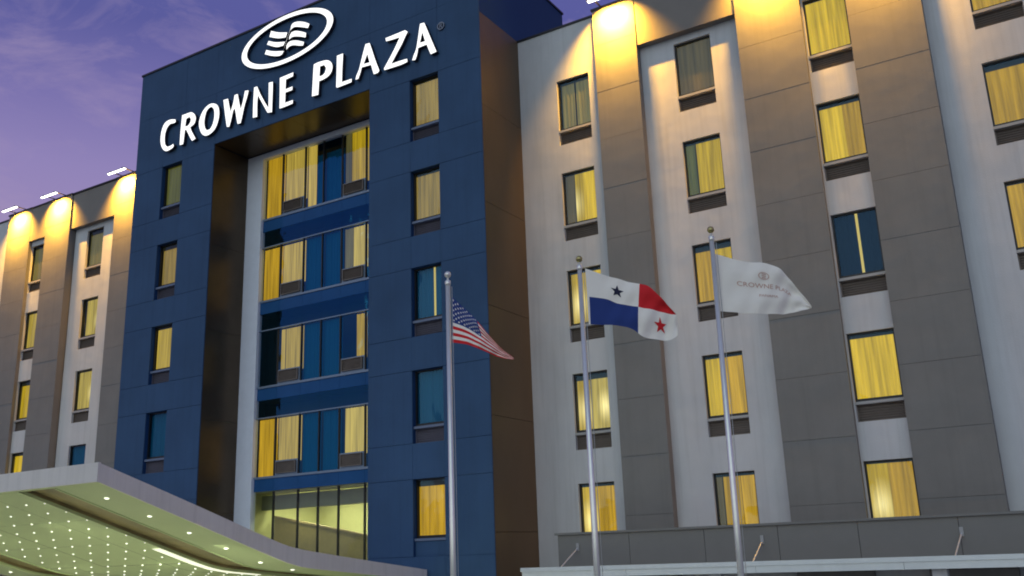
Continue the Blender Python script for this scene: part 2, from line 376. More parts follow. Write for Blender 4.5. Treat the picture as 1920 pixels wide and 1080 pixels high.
def grey_bay(x0, x1, y, side, z0=ZB, z1=ZP):
    a, b = sec(x0, x1, side)
    # backing with dark joints, then separate cladding panels standing proud of it
    hbox('bay_backing', a + 0.004, b - 0.004, y + 0.034, 0.9, z0, z1 - 0.004, M['grey'])
    z = z1; hgt = FH / 2; first = True
    zj = [z1] + [ZT + 0.62 - hgt * k for k in range(0, 13)]
    zj = [q for q in zj if q > z0] + [z0]
    for top, bot in zip(zj, zj[1:]):
        if top - bot < 0.2: continue
        dy = random.uniform(-0.004, 0.004)
        hbox('cladding_panel', a, b, y + dy, y + 0.032, bot + 0.004, top - 0.004 if not first else top, M['grey']); first = False
    hbox('parapet_cap', a - 0.03, b + 0.03, y - 0.04, y + 0.30, z1 + 0.002, z1 + 0.07, M['cap'])

for side in (1, -1):
    # white bays: A beside the tower, B between grey bays, D outermost
    for (x0, x1, wxl, fl, ztop) in ((-7.025, -4.08, AX, FL, ZP), (-2.70, 0.42, BXX, FL, 20.6), (5.36, 12.4, DX, FL, ZP)):
        a, b = sec(x0, x1, side); xw = wx(wxl, WW, side)
        ops = wops(xw, WW, fl)
        if x1 > 12: ops += wops(wx(9.6, WW, side), WW, fl)
        wall_with_openings('stucco_wall', a, b, ZB, ztop, 0.0, ops, 0.09, M['stucco'])
        if ztop == ZP: hbox('parapet_cap', a, b, -0.04, 0.3, ZP + 0.002, ZP + 0.07, M['cap'])
    # C strip: windows one above the other with pale spandrels between
    a, b = sec(2.30, 3.52, side); xw = wx(CX, WW, side)
    wall_with_openings('stucco_wall', a, b, ZB, 20.2, YC, wops(xw, WW, FL), 0.09, M['stucco'])
    grey_bay(-4.08, -2.66, GY, side); grey_bay(0.47, 2.30, GY2, side); grey_bay(3.52, 5.36, GY2, side)
    # headers over B and C
    a, b = sec(-2.655, 0.465, side); hbox('bay_header', a, b, GY + 0.03, 0.9, 19.60, ZP - 0.002, M['header'])
    hbox('parapet_cap', a + 0.03, b - 0.03, GY - 0.03, 0.3, ZP + 0.002, ZP + 0.065, M['cap'])
    a, b = sec(2.305, 3.515, side); hbox('bay_header', a, b, GY2 + 0.01, 0.9, 19.62, ZP - 0.002, M['header'])
    hbox('parapet_cap', a + 0.03, b - 0.03, GY2 - 0.03, 0.3, ZP + 0.002, ZP + 0.065, M['cap'])
    # body of the wing behind the rooms
    a, b = sec(-6.95, 12.39, side)
    hbox('wing_core', a, b, 0.95, 12.0, 0.0, ZP - 0.2, M['room'])
    a, b = sec(-6.99, 12.4, side)
    hbox('roof_slab', a, b, 0.31, 12.0, ZP - 0.19, ZP - 0.05, M['cap'])
    hbox('podium_wall', a, b, 0.06, 0.9, 0.0, ZB, M['stucco'])
    a, b = sec(12.4, 12.6, side); hbox('end_wall', a, b, 0.0, 12.0, 0.0, ZP, M['stucco'])

def zf(f): return ZT - FH * (6 - f)
D_ = 'dark window with one bright slit between its curtains'
U_ = 'unlit blue window'
right = {
 ('A', 6): [(0.03, .46, 'dim'), (.5, .97, 'dim')], ('A', 5): [(0, .28, 'brown'), (.29, .58, 'hot'), (.58, 1, 'lit')], ('A', 4): [(0, .47, 'hot'), (.47, 1, 'lit')],
 ('A', 3): [(.0, .43, 'hot'), (.43, 1, 'hotr')], ('A', 2): [(.0, .42, 'hot'), (.43, 1, 'warm')],
 ('B', 6): [(0, 1, 'brown')], ('B', 5): [(0, .26, 'moss'), (.27, 1, 'lit')], ('B', 4): [(0, .5, 'warm'), (.5, 1, 'lit')], ('B', 3): [(0, .48, 'lit'), (.49, 1, 'warm')], ('B', 2): [(0, .15, 'brown'), (.17, .6, 'warm'), (.6, 1, 'warm')],
 ('C', 6): [(0, .52, 'lit'), (.52, 1, 'lit')], ('C', 5): [(0, .55, 'lit'), (.55, 1, 'warm')], ('C', 4): [(0, .49, 'navy'), (.555, 1, 'navy')], ('C', 3): [(0, .5, 'lit'), (.5, 1, 'lit')], ('C', 2): [(0, .45, 'hot'), (.45, 1, 'warm')],
 ('D', 6): [(0, 1, 'warm')], ('D', 5): [(0, 1, 'warm')], ('D', 4): [(0, 1, 'warm')], ('D', 3): [(0, 1, 'lit')], ('D', 2): [(0, 1, 'lit')],
}
left = {
 ('B', 6): [(.0, .62, 'dim'), (.63, 1, 'dim')], ('B', 5): [(0.1, 1, 'hotr')], ('B', 4): [(0, 1, 'hotr')], ('B', 3): [(0, 1, 'teal')], ('B', 2): [(0, 1, 'lit')],
 ('C', 6): [(0, 1, 'dim')], ('C', 5): [(0, 1, 'pale')], ('C', 4): [(0, 1, 'lit')], ('C', 3): [(0, 1, 'lit')], ('C', 2): [(0, 1, 'lit')],
 ('D', 6): [(0, 1, 'teal')], ('D', 5): [(0, 1, 'dim')], ('D', 4): [(0, 1, 'lit')], ('D', 3): [(0, 1, 'teal')], ('D', 2): [(0, 1, 'teal')],
}
LAB = {('A', 6): 'half dark window with dull curtains', ('B', 6): 'window with a brown blind drawn', ('C', 4): D_}
for (c, f), spec in right.items():
    back = 'litroom' if (c, f) == ('C', 4) else 'room'
    window({'A': AX, 'B': BXX, 'C': CX, 'D': DX}[c], YC if c == 'C' else 0, zf(f), WW, HB, HG, spec, back=back, label=LAB.get((c, f)))
for (c, f), spec in left.items():
    window(wx({'B': BXX, 'C': CX, 'D': DX}[c], WW, -1), YC if c == 'C' else 0, zf(f), WW, HB, HG, spec, label=U_ if spec[0][2] == 'teal' else None)
for side in (1, -1):
    for f in FL: window(wx(9.6, WW, side), 0, zf(f), WW, HB, HG, [(0, 1, 'lit' if f % 2 else 'teal')])

# -- tower -----------------------------------------------------------
TX0, TX1, PX0, PX1 = -23.45, -7.03, -18.97, -11.47
ZTW, ZPT = 24.05, 19.90
T1, T2, WT, HBT, HGT, TT = -21.854, -9.787, 1.129, 1.66, 2.167, 0.309
TZ = lambda f: zf(f) + TT
tops = {}
for xl in (T1, T2): tops[xl] = [(xl, xl + WT, TZ(f) - HGT, TZ(f)) for f in FL]
zl = [0.0]
for f in (2, 3, 4, 5, 6): zl += [TZ(f) - HGT, TZ(f)]
for (x0, x1, xl) in ((TX0, PX0, T1), (PX1, TX1, T2)):
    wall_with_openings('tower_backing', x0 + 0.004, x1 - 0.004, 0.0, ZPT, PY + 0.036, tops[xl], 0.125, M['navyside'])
    xs = [x0, xl, xl + WT, x1]
    for i in range(3):
        zz = zl + [ZPT]
        for c, d_ in zip(zz, zz[1:]):
            if d_ - c < 0.15: continue
            cx, cz = (xs[i] + xs[i + 1]) / 2, (c + d_) / 2
            if any(o[0] < cx < o[1] and o[2] < cz < o[3] for o in tops[xl]): continue
            g = 0.006; ga = 0 if i == 0 else g; gb = 0 if i == 2 else g
            if any(o[0] < cx < o[1] for o in tops[xl]): ga = gb = 0
            dy = random.uniform(-0.002, 0.002)
            hbox('wall_panel', xs[i] + ga, xs[i + 1] - gb, PY + dy, PY + 0.034, c + g, d_ - (g if d_ < ZPT else 0), M['navy'])
hbox('tower_backing', TX0 + 0.004, TX1 - 0.004, PY + 0.036, PY + 0.2, ZPT + 0.004, ZTW - 0.004, M['navyside'])
xs = [TX0, -20.72, PX0, -16.47, -13.97, PX1, -8.66, TX1]
for a, b in zip(xs, xs[1:]):
    for c, d_ in ((ZPT, 22.0), (22.0, ZTW)):
        hbox('wall_panel', a + (0.004 if a > TX0 else 0), b - (0.004 if b < TX1 else 0), PY + random.uniform(-0.002, 0.002), PY + 0.034, c + (0.004 if c > ZPT else 0), d_ - (0.004 if d_ < ZTW else 0), M['navy'])
YBK = 3.3
# right and left returns, roof
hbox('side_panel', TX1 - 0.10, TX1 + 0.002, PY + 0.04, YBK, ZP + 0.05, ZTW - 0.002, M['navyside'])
for k in range(7):
    z1 = ZP + 0.04 - k * FH; z0 = max(0.0, z1 - FH + 0.012)
    hbox('side_panel', TX1 - 0.10, TX1 + 0.002, PY + 0.04, 0.0 if z1 < ZP else 0.0, z0, z1, M['bronzeside'])
hbox('side_backing', TX1 - 0.16, TX1 - 0.104, PY + 0.205, 0.93, 0.0, ZTW - 0.32, M['joint'])
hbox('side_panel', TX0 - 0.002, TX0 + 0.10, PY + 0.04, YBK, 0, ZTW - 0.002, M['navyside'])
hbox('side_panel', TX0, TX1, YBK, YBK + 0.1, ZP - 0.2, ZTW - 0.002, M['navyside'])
hbox('roof_slab', TX0 + 0.11, TX1 - 0.11, PY + 0.21, YBK - 0.01, ZTW - 0.3, ZTW - 0.1, M['cap'])
for (a, b, c, d_) in ((TX0 - 0.04, TX1 + 0.04, PY - 0.04, PY + 0.24), (TX0 - 0.04, TX1 + 0.04, YBK - 0.14, YBK + 0.14), (TX1 - 0.24, TX1 + 0.04, PY + 0.243, YBK - 0.143), (TX0 - 0.04, TX0 + 0.24, PY + 0.243, YBK - 0.143)):
    hbox('parapet_cap', a, b, c, d_, ZTW + 0.002, ZTW + 0.08, M['cap'])
tower = {
 (1, 6): [(0.0, 1, 'moss')], (1, 5): [(0, 1, 'tan')], (1, 4): [(0, 1, 'pale')], (1, 3): [(0, 1, 'teal')], (1, 2): [(0, 1, 'teal')],
 (2, 6): [(0, .5, 'tan'), (.5, 1, 'tan')], (2, 5): [(0, 1, 'tan')], (2, 4): [(0, .60, 'teal'), (.635, 1, 'teal')], (2, 3): [(0, 1, 'teal')], (2, 2): [(0, .5, 'warm'), (.5, 1, 'warm')],
}
for (t, f), spec in tower.items():
    window((T1, T2)[t - 1], PY + 0.011, TZ(f), WT, HBT, HGT, spec, navy=True, depth=0.15, back='litroom' if (t, f) == (2, 4) else 'room',
           label=D_ if (t, f) == (2, 4) else (U_ if spec[0][2] == 'teal' else None), nogrille=(t == 2 and f == 2))
hbox('room_divider', TX0 + 0.2, PX0 - 0.3, -1.3, -1.2, 0.0, ZPT, M['room']); hbox('room_divider', PX1 + 0.3, TX1 - 0.2, -1.3, -1.2, 0.0, ZPT, M['room'])

# -- portal: bronze lining ------------------------------------------
YW = -0.66              # face of the pale frame at the back of the portal
zz = [3.2 + k * FH for k in range(6)]; zz = [0.0] + [z for z in zz if z < ZPT - 0.5] + [ZPT - 0.03]
for c, d_ in zip(zz, zz[1:]):
    hbox('lining_panel', PX0 - 0.05, PX0, PY + 0.21, YW, c + 0.005, d_ - 0.005, M['bronze'])
    hbox('lining_panel', PX1, PX1 + 0.05, PY + 0.21, YW, c + 0.005, d_ - 0.005, M['bronze'])
for k in range(4):
    w = (PX1 - PX0) / 4
    hbox('soffit_panel', PX0 + k * w + 0.005, PX0 + (k + 1) * w - 0.005, PY + 0.21, YW, ZPT, ZPT + 0.05, M['bronze'])
hbox('lining_panel', PX0, PX0 + 0.012, PY + 0.035, PY + 0.205, 0.0, ZPT - 0.014, M['bronze'])
hbox('lining_panel', PX1 - 0.012, PX1, PY + 0.035, PY + 0.205, 0.0, ZPT - 0.014, M['bronze'])
hbox('soffit_panel', PX0, PX1, PY + 0.035, PY + 0.205, ZPT - 0.012, ZPT, M['bronze'])

# -- curtain wall ----------------------------------------------------
mb = MB()
JL, JR = -18.16, -12.05
mb.box(PX0 + 0.002, JL, YW, YW + 0.22, 0.0, ZPT - 0.03); mb.box(JR, PX1 - 0.002, YW, YW + 0.22, 0.0, ZPT - 0.03)
mb.box(JL + 0.001, JR - 0.001, YW + 0.003, YW + 0.22, 19.66, ZPT - 0.03)
cw = hp('curtain_wall', mb, M['lilac'])
def cbox(name, x0, x1, y0, y1, z0, z1, m): return hp(name, MB().box(x0, x1, y0, y1, z0, z1), m, parent=cw)
F6B_ = 17.17
MX = [-17.20, -16.06, -15.15, -14.25, -13.13]
YG = YW + 0.12
for x in MX:
    for z0_, z1_ in [(0.3, F6B_ - 9.6 - 0.485)] + [(F6B_ - FH * k + 0.046, 19.655 if k == 0 else F6B_ - FH * k + 2.10 - 0.024) for k in range(4)]:
        cbox('mullion', x - 0.024, x + 0.024, YG - 0.02, YG + 0.06, z0_, z1_, M['frame'])
bays = [JL] + MX + [JR]
F6B = 17.17
for k in range(4):
    zb = F6B - FH * k
    for i in range(6):
        a = bays[i] + (0.024 if i else 0.0); b = bays[i + 1] - (0.024 if i < 5 else 0.0)
        cbox('transom', bays[i] + 0.001, bays[i + 1] - 0.001, YG - 0.035, YG + 0.06, zb - 0.03, zb + 0.045, M['transom'])
        sp = 0.48 if k == 3 else 1.10
        ztt = zb - sp
        if k < 3:
            cbox('transom', bays[i] + 0.001, bays[i + 1] - 0.001, YG - 0.03, YG + 0.06, ztt - 0.02, ztt + 0.02, M['transom'])
        cbox('spandrel_panel', bays[i] + 0.004, bays[i + 1] - 0.004, YG, YG + 0.03, zb - (0.48 if k < 3 else sp) + 0.02, zb - 0.032, M['spandrel'])
        if k < 3:   # clear strip under the spandrel, above the transom
            a_, b_ = bays[i] + 0.003, bays[i + 1] - 0.003; mb = MB(); mb.quad((a_, YG + 0.01, ztt + 0.02), (b_, YG + 0.01, ztt + 0.02), (b_, YG + 0.01, zb - 0.462), (a_, YG + 0.01, zb - 0.462)); hp('glass_pane', mb, M['bluecoat'], parent=cw)
        top = 19.655 if k == 0 else zb + 2.10 - 0.022
        bot = zb + 0.047
        if i in (1, 4):
            gz = zb + 0.56
            cbox('vent_surround', a + 0.002, b - 0.002, YG + 0.006, YG + 0.05, bot, gz, M['transom'])
            gw = b - a - 0.16
            o = link('vent_grille', cached(('cwg', round(gw, 2)), lambda: grille_mesh(gw, 0.40, M['grille'])), cw, (a + 0.08 - XC, YG - 0.066, gz - 0.05))
            bot = gz
        mb = MB(); mb.quad((a, YG + 0.01, bot), (b, YG + 0.01, bot), (b, YG + 0.01, top), (a, YG + 0.01, top)); hp('glass_pane', mb, M['bluecoat'], parent=cw)
# curtains behind the curtain wall: (row, x0, x1, zlow, zhigh, kind)
def cwc(k, x0, x1, lo, hi, kind):
    zb = F6B - FH * k; me = curtain_mesh(0, x1 - x0, lo, hi, kind, int(x0 * 7 + k)); link('curtain', me, cw, (x0 - XC, YG + 0.16, zb))
tt = 2.06
cwc(0, -18.14, -17.22, 0.02, 2.55, 'warm'); cwc(0, -17.18, -16.08, 0.5, 2.55, 'pale'); cwc(0, -16.04, -15.62, 0.02, 2.55, 'pale')
cwc(0, -14.22, -13.95, 0.5, 2.55, 'dim'); cwc(0, -13.95, -12.2, 0.5, 2.55, 'lit')
cwc(1, -18.14, -17.22, 0.02, tt, 'warm'); cwc(1, -17.18, -16.08, 0.5, tt, 'pale'); cwc(1, -14.22, -13.85, 0.5, tt, 'dim'); cwc(1, -13.80, -13.16, 0.5, tt, 'hotr')
cwc(2, -17.18, -16.98, 0.5, tt, 'pale'); cwc(2, -16.95, -16.08, 0.5, tt, 'pale'); cwc(2, -13.62, -13.16, 0.5, tt, 'lit')
cwc(3, -18.14, -17.22, 0.02, tt, 'warm'); cwc(3, -17.18, -16.08, 0.5, tt, 'pale'); cwc(3, -14.1, -13.16, 0.5, tt, 'hotr'); cwc(3, -13.10, -12.4, 0.02, tt, 'pale')
for k in range(4):
    zb = F6B - FH * k
    cwc(k, -16.04 if k else -15.6, -15.18, 0.02, tt, 'teal'); cwc(k, -15.12, -14.28, 0.02, tt, 'teal')
    hbox('floor_slab', JL - 0.1, JR + 0.1, YG + 0.035, 0.9, zb - 0.45, zb - 0.06, M['room'])
hbox('tower_core', PX0 + 0.2, PX1 - 0.2, 0.45, 0.6, 7.7, 19.9, M['room'])
for x in (PX0 + 0.1, PX1 - 0.2): hbox('room_divider', x, x + 0.1, YW + 0.23, 0.9, 7.2, 19.9, M['room'])
# back wall of the rooms lit faintly where the clear strip shows it
# lobby
zl0, zl1 = 0.3, F6B - 3 * FH - 0.48
for i in range(6):
    a = bays[i] + (0.03 if i else 0.0); b = bays[i + 1] - (0.03 if i < 5 else 0.0)
    mb = MB(); mb.quad((a, YG + 0.01, zl0), (b, YG + 0.01, zl0), (b, YG + 0.01, zl1), (a, YG + 0.01, zl1)); hp('glass_pane', mb, M['clear'], parent=cw)
hbox('lobby_ceiling', JL - 0.5, JR + 0.5, YG + 0.15, 7.0, zl1 + 0.0, zl1 + 0.1, M['lobbywall'])
hbox('lobby_bulkhead', JL - 0.5, JR + 0.5, 0.35, 0.6, 6.53, 7.03, M['lobbyband'])
hbox('lobby_wall', JL - 0.5, JR + 0.5, 3.2, 3.3, 0.02, zl1 - 0.002, M['lobbywall'])
hbox('lobby_wall', JL - 0.62, JL - 0.5, YG + 0.15, 3.2, 0.02, zl1 - 0.002, M['lobbywall']); hbox('lobby_wall', JR + 0.5, JR + 0.62, YG + 0.15, 3.2, 0.02, zl1 - 0.002, M['lobbywall'])
hbox('lobby_floor', JL - 0.5, JR + 0.5, YG + 0.15, 3.2, 0.0, 0.02, M['lobbyband'])
mb = MB(); y = 1.0   # added wall with raking top, standing in for the canopy's reflection in the glass
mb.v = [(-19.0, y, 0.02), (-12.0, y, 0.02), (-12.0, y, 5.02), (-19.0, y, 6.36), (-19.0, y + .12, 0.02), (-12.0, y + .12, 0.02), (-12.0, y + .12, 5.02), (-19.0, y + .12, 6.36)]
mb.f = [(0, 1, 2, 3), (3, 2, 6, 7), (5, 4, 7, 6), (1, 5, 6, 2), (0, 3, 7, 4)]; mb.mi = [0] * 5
hp('reflection_wall', mb, M['olive'])
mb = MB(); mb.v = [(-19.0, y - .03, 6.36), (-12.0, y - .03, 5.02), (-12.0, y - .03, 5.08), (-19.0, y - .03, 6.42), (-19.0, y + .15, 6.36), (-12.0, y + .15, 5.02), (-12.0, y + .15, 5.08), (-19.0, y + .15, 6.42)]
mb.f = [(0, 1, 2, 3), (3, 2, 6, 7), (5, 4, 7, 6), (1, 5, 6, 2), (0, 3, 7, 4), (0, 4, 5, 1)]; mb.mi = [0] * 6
hp('reflection_edge', mb, M['slot'])  # added strip along the top edge of the reflection stand-in

# -- lit lobby lamps -------------------------------------------------
def area(name, loc, sx, sy, power, col, rot=(0, 0, 0), parent=None, spread=180):
    l = bpy.data.lights.new(name, 'AREA'); l.shape = 'RECTANGLE'; l.size = sx; l.size_y = sy; l.energy = power; l.color = col; l.spread = R(spread)
    o = bpy.data.objects.new(name, l); COL.objects.link(o); o.location = loc; o.rotation_euler = rot
    if parent: o.parent = parent
    return o
for x in (-17.0, -15.1, -13.2):
    t = thing('lobby_light', ('left', 'middle', 'right')[(-17.0, -15.1, -13.2).index(x)] + ' ceiling light inside the glazed lobby under the curtain wall', 'ceiling light', (x, 1.95, zl1 - 0.03), 'lobby ceiling lights')
    MB().box(-0.5, 0.5, -0.25, 0.25, 0, 0.028).build('light_housing', M['sill'], t)
    MB().box(-0.46, 0.46, -0.21, 0.21, -0.012, -0.002).build('diffuser', M['strip'], t)
    area('lobby_lamp', (0, 0, -0.03), 0.9, 0.4, 36, (0.95, 0.96, 0.56), parent=t)
    t2 = area('lobby_lamp', (0, -1.2, -0.12), 0.9, 0.3, 30, (0.95, 0.96, 0.56), parent=t)

# ------------------------------------------------------------------ wall washers on the parapets
def washer(x, y, label):
    t = thing('wall_light', label, 'wall light', (x, y, ZP), 'wall lights along the parapets')
    for sx in (-0.4, 0.4):
        mb = MB(); mb.box(sx - 0.025, sx + 0.025, -0.6, 0.1, 0.072, 0.10); mb.build('bracket', M['frame'], t)
    mb = MB(); mb.box(-0.60, 0.60, -0.62, -0.48, 0.02, 0.05); mb.build('light_housing', M['sill'], t)
    mb = MB(); mb.box(-0.56, 0.56, -0.60, -0.51, -0.01, 0.018); mb.build('diffuser', M['lamp'], t)
    area('washer_lamp', (0, -0.55, -0.04), 0.7, 0.06, 600, (1.0, 0.485, 0.04), rot=(R(41), 0, 0), parent=t, spread=108)
washer(-3.37, GY, 'wall light over the first grey bay right of the navy tower')
washer(1.385, GY2, 'wall light over the second grey bay right of the navy tower')
washer(4.44, GY2, 'wall light over the third grey bay right of the navy tower')
washer(mirror(-3.37), GY, 'wall light over the grey bay touching the tower on its left')
washer(mirror(1.385), GY2, 'wall light over the second grey bay left of the navy tower')
washer(mirror(4.44), GY2, 'wall light over the farthest grey bay at the left')

# ------------------------------------------------------------------ rooftop sign
def solid_from_outlines(name, outer, holes, depth, mats, o0):
    """letter body: 2D outline (x, z) with holes, extruded; front face lit, returns dark"""
    cu = bpy.data.curves.new('tmp', 'CURVE'); cu.dimensions = '2D'; cu.fill_mode = 'FRONT' if False else 'BOTH'
    for pl in [outer] + list(holes):
        sp = cu.splines.new('POLY'); sp.points.add(len(pl) - 1); sp.use_cyclic_u = True
        for i, (x, z) in enumerate(pl): sp.points[i].co = (x - o0[0], z - o0[1], 0, 1)
    cu.extrude = depth / 2; cu.offset = 0.0 if name == 'registered_mark' else -0.018
    ob = bpy.data.objects.new('tmp', cu); COL.objects.link(ob)
    dg = bpy.context.evaluated_depsgraph_get(); me = bpy.data.meshes.new_from_object(ob.evaluated_get(dg))
    bpy.data.objects.remove(ob); bpy.data.curves.remove(cu)
    me.transform(Matrix.Rotation(R(90), 4, 'X')); me.name = name
    me.materials.clear()
    for m in mats: me.materials.append(m)
    me.update()
    for p in me.polygons: p.material_index = 0 if p.normal.y < -0.9 else 1
    return me
def smooth_outline(pl, sharp=38):
    """round the traced outline between its real corners"""
    n = len(pl); res = []
    def ang(i):
        a = Vector(pl[i]) - Vector(pl[i - 1]); b = Vector(pl[(i + 1) % n]) - Vector(pl[i]); return math.degrees(a.angle(b))
    sh = [ang(i) > sharp for i in range(n)]
    for i in range(n):
        p0, p1, p2, p3 = Vector(pl[i - 1]), Vector(pl[i]), Vector(pl[(i + 1) % n]), Vector(pl[(i + 2) % n])
        if sh[i]: p0 = p1 - (p2 - p1)
        if sh[(i + 1) % n]: p3 = p2 + (p2 - p1)
        for k in range(4):
            t = k / 4
            q = 0.5 * ((2 * p1) + (-p0 + p2) * t + (2 * p0 - 5 * p1 + 4 * p2 - p3) * t * t + (-p0 + 3 * p1 - 3 * p2 + p3) * t ** 3)
            res.append((q.x, q.y))
    return res
YS = PY - 0.16
LET= [('C', [(-21.044, 21.451), (-21.031, 21.296), (-21.203, 21.288), (-21.342, 21.306), (-21.482, 21.231), (-21.571, 21.094), (-21.613, 20.905), (-21.6, 20.667), (-21.538, 20.491), (-21.42, 20.393), (-21.26, 20.394), (-21.083, 20.436), (-21.044, 20.303), (-21.133, 20.238), (-21.333, 20.191), (-21.517, 20.203), (-21.688, 20.317), (-21.821, 20.509), (-21.889, 20.745), (-21.891, 21.014), (-21.842, 21.237), (-21.744, 21.419), (-21.59, 21.511), (-21.362, 21.531)], []), ('R', [(-20.702, 21.521), (-20.454, 21.517), (-20.186, 21.507), (-20.0, 21.394), (-19.885, 21.222), (-19.885, 21.051), (-19.963, 20.924), (-20.155, 20.843), (-20.067, 20.674), (-19.927, 20.462), (-19.804, 20.282), (-20.041, 20.232), (-20.19, 20.452), (-20.318, 20.661), (-20.409, 20.798), (-20.458, 20.802), (-20.477, 20.596), (-20.5, 20.339), (-20.527, 20.231), (-20.743, 20.249), (-20.743, 20.569), (-20.739, 20.899), (-20.722, 21.226)], [[(-20.412, 21.272), (-20.267, 21.294), (-20.183, 21.198), (-20.201, 21.08), (-20.312, 20.979), (-20.446, 20.977), (-20.441, 21.131)]]), ('O', [(-18.963, 21.521), (-18.749, 21.407), (-18.622, 21.219), (-18.578, 20.947), (-18.624, 20.669), (-18.759, 20.417), (-18.983, 20.27), (-19.259, 20.239), (-19.483, 20.358), (-19.63, 20.577), (-19.711, 20.844), (-19.684, 21.066), (-19.571, 21.297), (-19.391, 21.459), (-19.18, 21.539)], [[(-19.038, 21.37), (-18.922, 21.241), (-18.878, 21.033), (-18.892, 20.81), (-18.964, 20.603), (-19.083, 20.481), (-19.235, 20.494), (-19.33, 20.624), (-19.381, 20.85), (-19.358, 21.072), (-19.29, 21.266), (-19.167, 21.361)]]), ('W', [(-18.428, 21.496), (-18.144, 21.477), (-18.047, 21.125), (-17.985, 20.93), (-17.885, 21.207), (-17.829, 21.523), (-17.634, 21.519), (-17.543, 21.171), (-17.453, 20.882), (-17.365, 21.15), (-17.284, 21.537), (-17.057, 21.491), (-17.125, 21.239), (-17.249, 20.893), (-17.365, 20.418), (-17.417, 20.243), (-17.601, 20.257), (-17.669, 20.504), (-17.745, 20.813), (-17.785, 20.921), (-17.839, 20.856), (-17.926, 20.513), (-18.006, 20.265), (-18.162, 20.292), (-18.246, 20.636), (-18.336, 21.048)], []), ('N', [(-16.815, 21.529), (-16.633, 21.522), (-16.455, 21.166), (-16.197, 20.743), (-16.045, 20.517), (-16.052, 20.857), (-16.073, 21.493), (-15.835, 21.468), (-15.827, 21.103), (-15.828, 20.665), (-15.828, 20.224), (-16.077, 20.271), (-16.226, 20.517), (-16.441, 20.862), (-16.571, 21.08), (-16.587, 20.826), (-16.566, 20.255), (-16.82, 20.28), (-16.829, 20.77), (-16.826, 21.182)], []), ('E', [(-15.523, 21.513), (-15.29, 21.519), (-14.829, 21.532), (-14.842, 21.349), (-15.186, 21.321), (-15.192, 20.974), (-14.848, 20.984), (-14.857, 20.811), (-15.19, 20.812), (-15.191, 20.441), (-14.81, 20.443), (-14.82, 20.277), (-15.127, 20.259), (-15.453, 20.259), (-15.493, 20.289), (-15.5, 20.755)], []), ('P', [(-13.886, 21.528), (-13.665, 21.549), (-13.333, 21.52), (-13.149, 21.445), (-13.019, 21.297), (-12.98, 21.117), (-13.031, 20.951), (-13.173, 20.829), (-13.39, 20.775), (-13.59, 20.761), (-13.602, 20.492), (-13.614, 20.254), (-13.945, 20.278), (-13.923, 20.803), (-13.907, 21.196)], [[(-13.56, 21.325), (-13.391, 21.321), (-13.311, 21.192), (-13.352, 21.052), (-13.449, 20.976), (-13.577, 20.979)]]), ('L', [(-12.818, 21.521), (-12.503, 21.524), (-12.516, 21.241), (-12.535, 20.826), (-12.54, 20.444), (-12.345, 20.438), (-12.1, 20.436), (-12.112, 20.277), (-12.413, 20.266), (-12.785, 20.26), (-12.832, 20.319), (-12.822, 20.916)], []), ('A', [(-11.536, 21.552), (-11.329, 21.528), (-11.207, 21.175), (-11.07, 20.775), (-10.9, 20.34), (-10.984, 20.265), (-11.17, 20.265), (-11.239, 20.477), (-11.291, 20.655), (-11.668, 20.686), (-11.736, 20.486), (-11.821, 20.305), (-11.977, 20.309), (-11.926, 20.486), (-11.824, 20.661), (-11.723, 20.986), (-11.621, 21.311)], [[(-11.447, 21.09), (-11.363, 20.802), (-11.576, 20.82)]]), ('Z', [(-10.682, 21.481), (-10.23, 21.491), (-9.833, 21.502), (-9.703, 21.39), (-9.802, 21.258), (-9.968, 20.993), (-10.167, 20.738), (-10.383, 20.448), (-10.07, 20.446), (-9.744, 20.427), (-9.729, 20.279), (-10.006, 20.252), (-10.4, 20.262), (-10.716, 20.275), (-10.749, 20.358), (-10.632, 20.51), (-10.432, 20.766), (-10.232, 21.051), (-10.092, 21.282), (-10.397, 21.297), (-10.648, 21.322)], []), ('A', [(-9.231, 21.528), (-9.039, 21.505), (-8.901, 21.153), (-8.749, 20.758), (-8.554, 20.268), (-8.82, 20.242), (-8.911, 20.47), (-8.972, 20.647), (-9.291, 20.638), (-9.341, 20.411), (-9.423, 20.238), (-9.584, 20.269), (-9.501, 20.463), (-9.403, 20.661), (-9.318, 21.065), (-9.276, 21.311)], [[(-9.134, 21.112), (-9.045, 20.823), (-9.211, 20.833)]])]
BARS= [[(-15.074, 23.268), (-15.029, 23.45), (-14.913, 23.537), (-14.674, 23.51), (-14.368, 23.384), (-14.097, 23.211), (-14.185, 23.041), (-14.53, 23.199), (-14.803, 23.305), (-14.939, 23.306), (-15.052, 23.247)], [(-15.1, 23.052), (-15.002, 23.182), (-14.799, 23.174), (-14.525, 23.058), (-14.254, 22.904), (-14.287, 22.694), (-14.551, 22.822), (-14.824, 22.92), (-14.987, 22.936), (-15.127, 22.865)], [(-15.241, 22.722), (-15.142, 22.814), (-14.99, 22.833), (-14.717, 22.761), (-14.344, 22.575), (-14.395, 22.413), (-14.607, 22.478), (-14.88, 22.588), (-15.083, 22.599), (-15.243, 22.499)], [(-16.039, 23.599), (-15.629, 23.396), (-15.182, 23.243), (-15.263, 23.037), (-15.653, 23.126), (-16.126, 23.343)], [(-16.145, 23.221), (-15.753, 23.033), (-15.272, 22.9), (-15.379, 22.739), (-15.743, 22.798), (-16.244, 23.069)], [(-16.253, 22.887), (-15.878, 22.707), (-15.313, 22.536), (-15.418, 22.416), (-15.588, 22.388), (-15.939, 22.502), (-16.333, 22.701)]]
STROKE= [(-15.027, 23.407), (-14.988, 23.366), (-15.103, 23.138), (-15.229, 22.843), (-15.306, 22.617), (-15.385, 22.448), (-15.417, 22.402), (-15.435, 22.436), (-15.35, 22.604), (-15.27, 22.857), (-15.154, 23.127)]
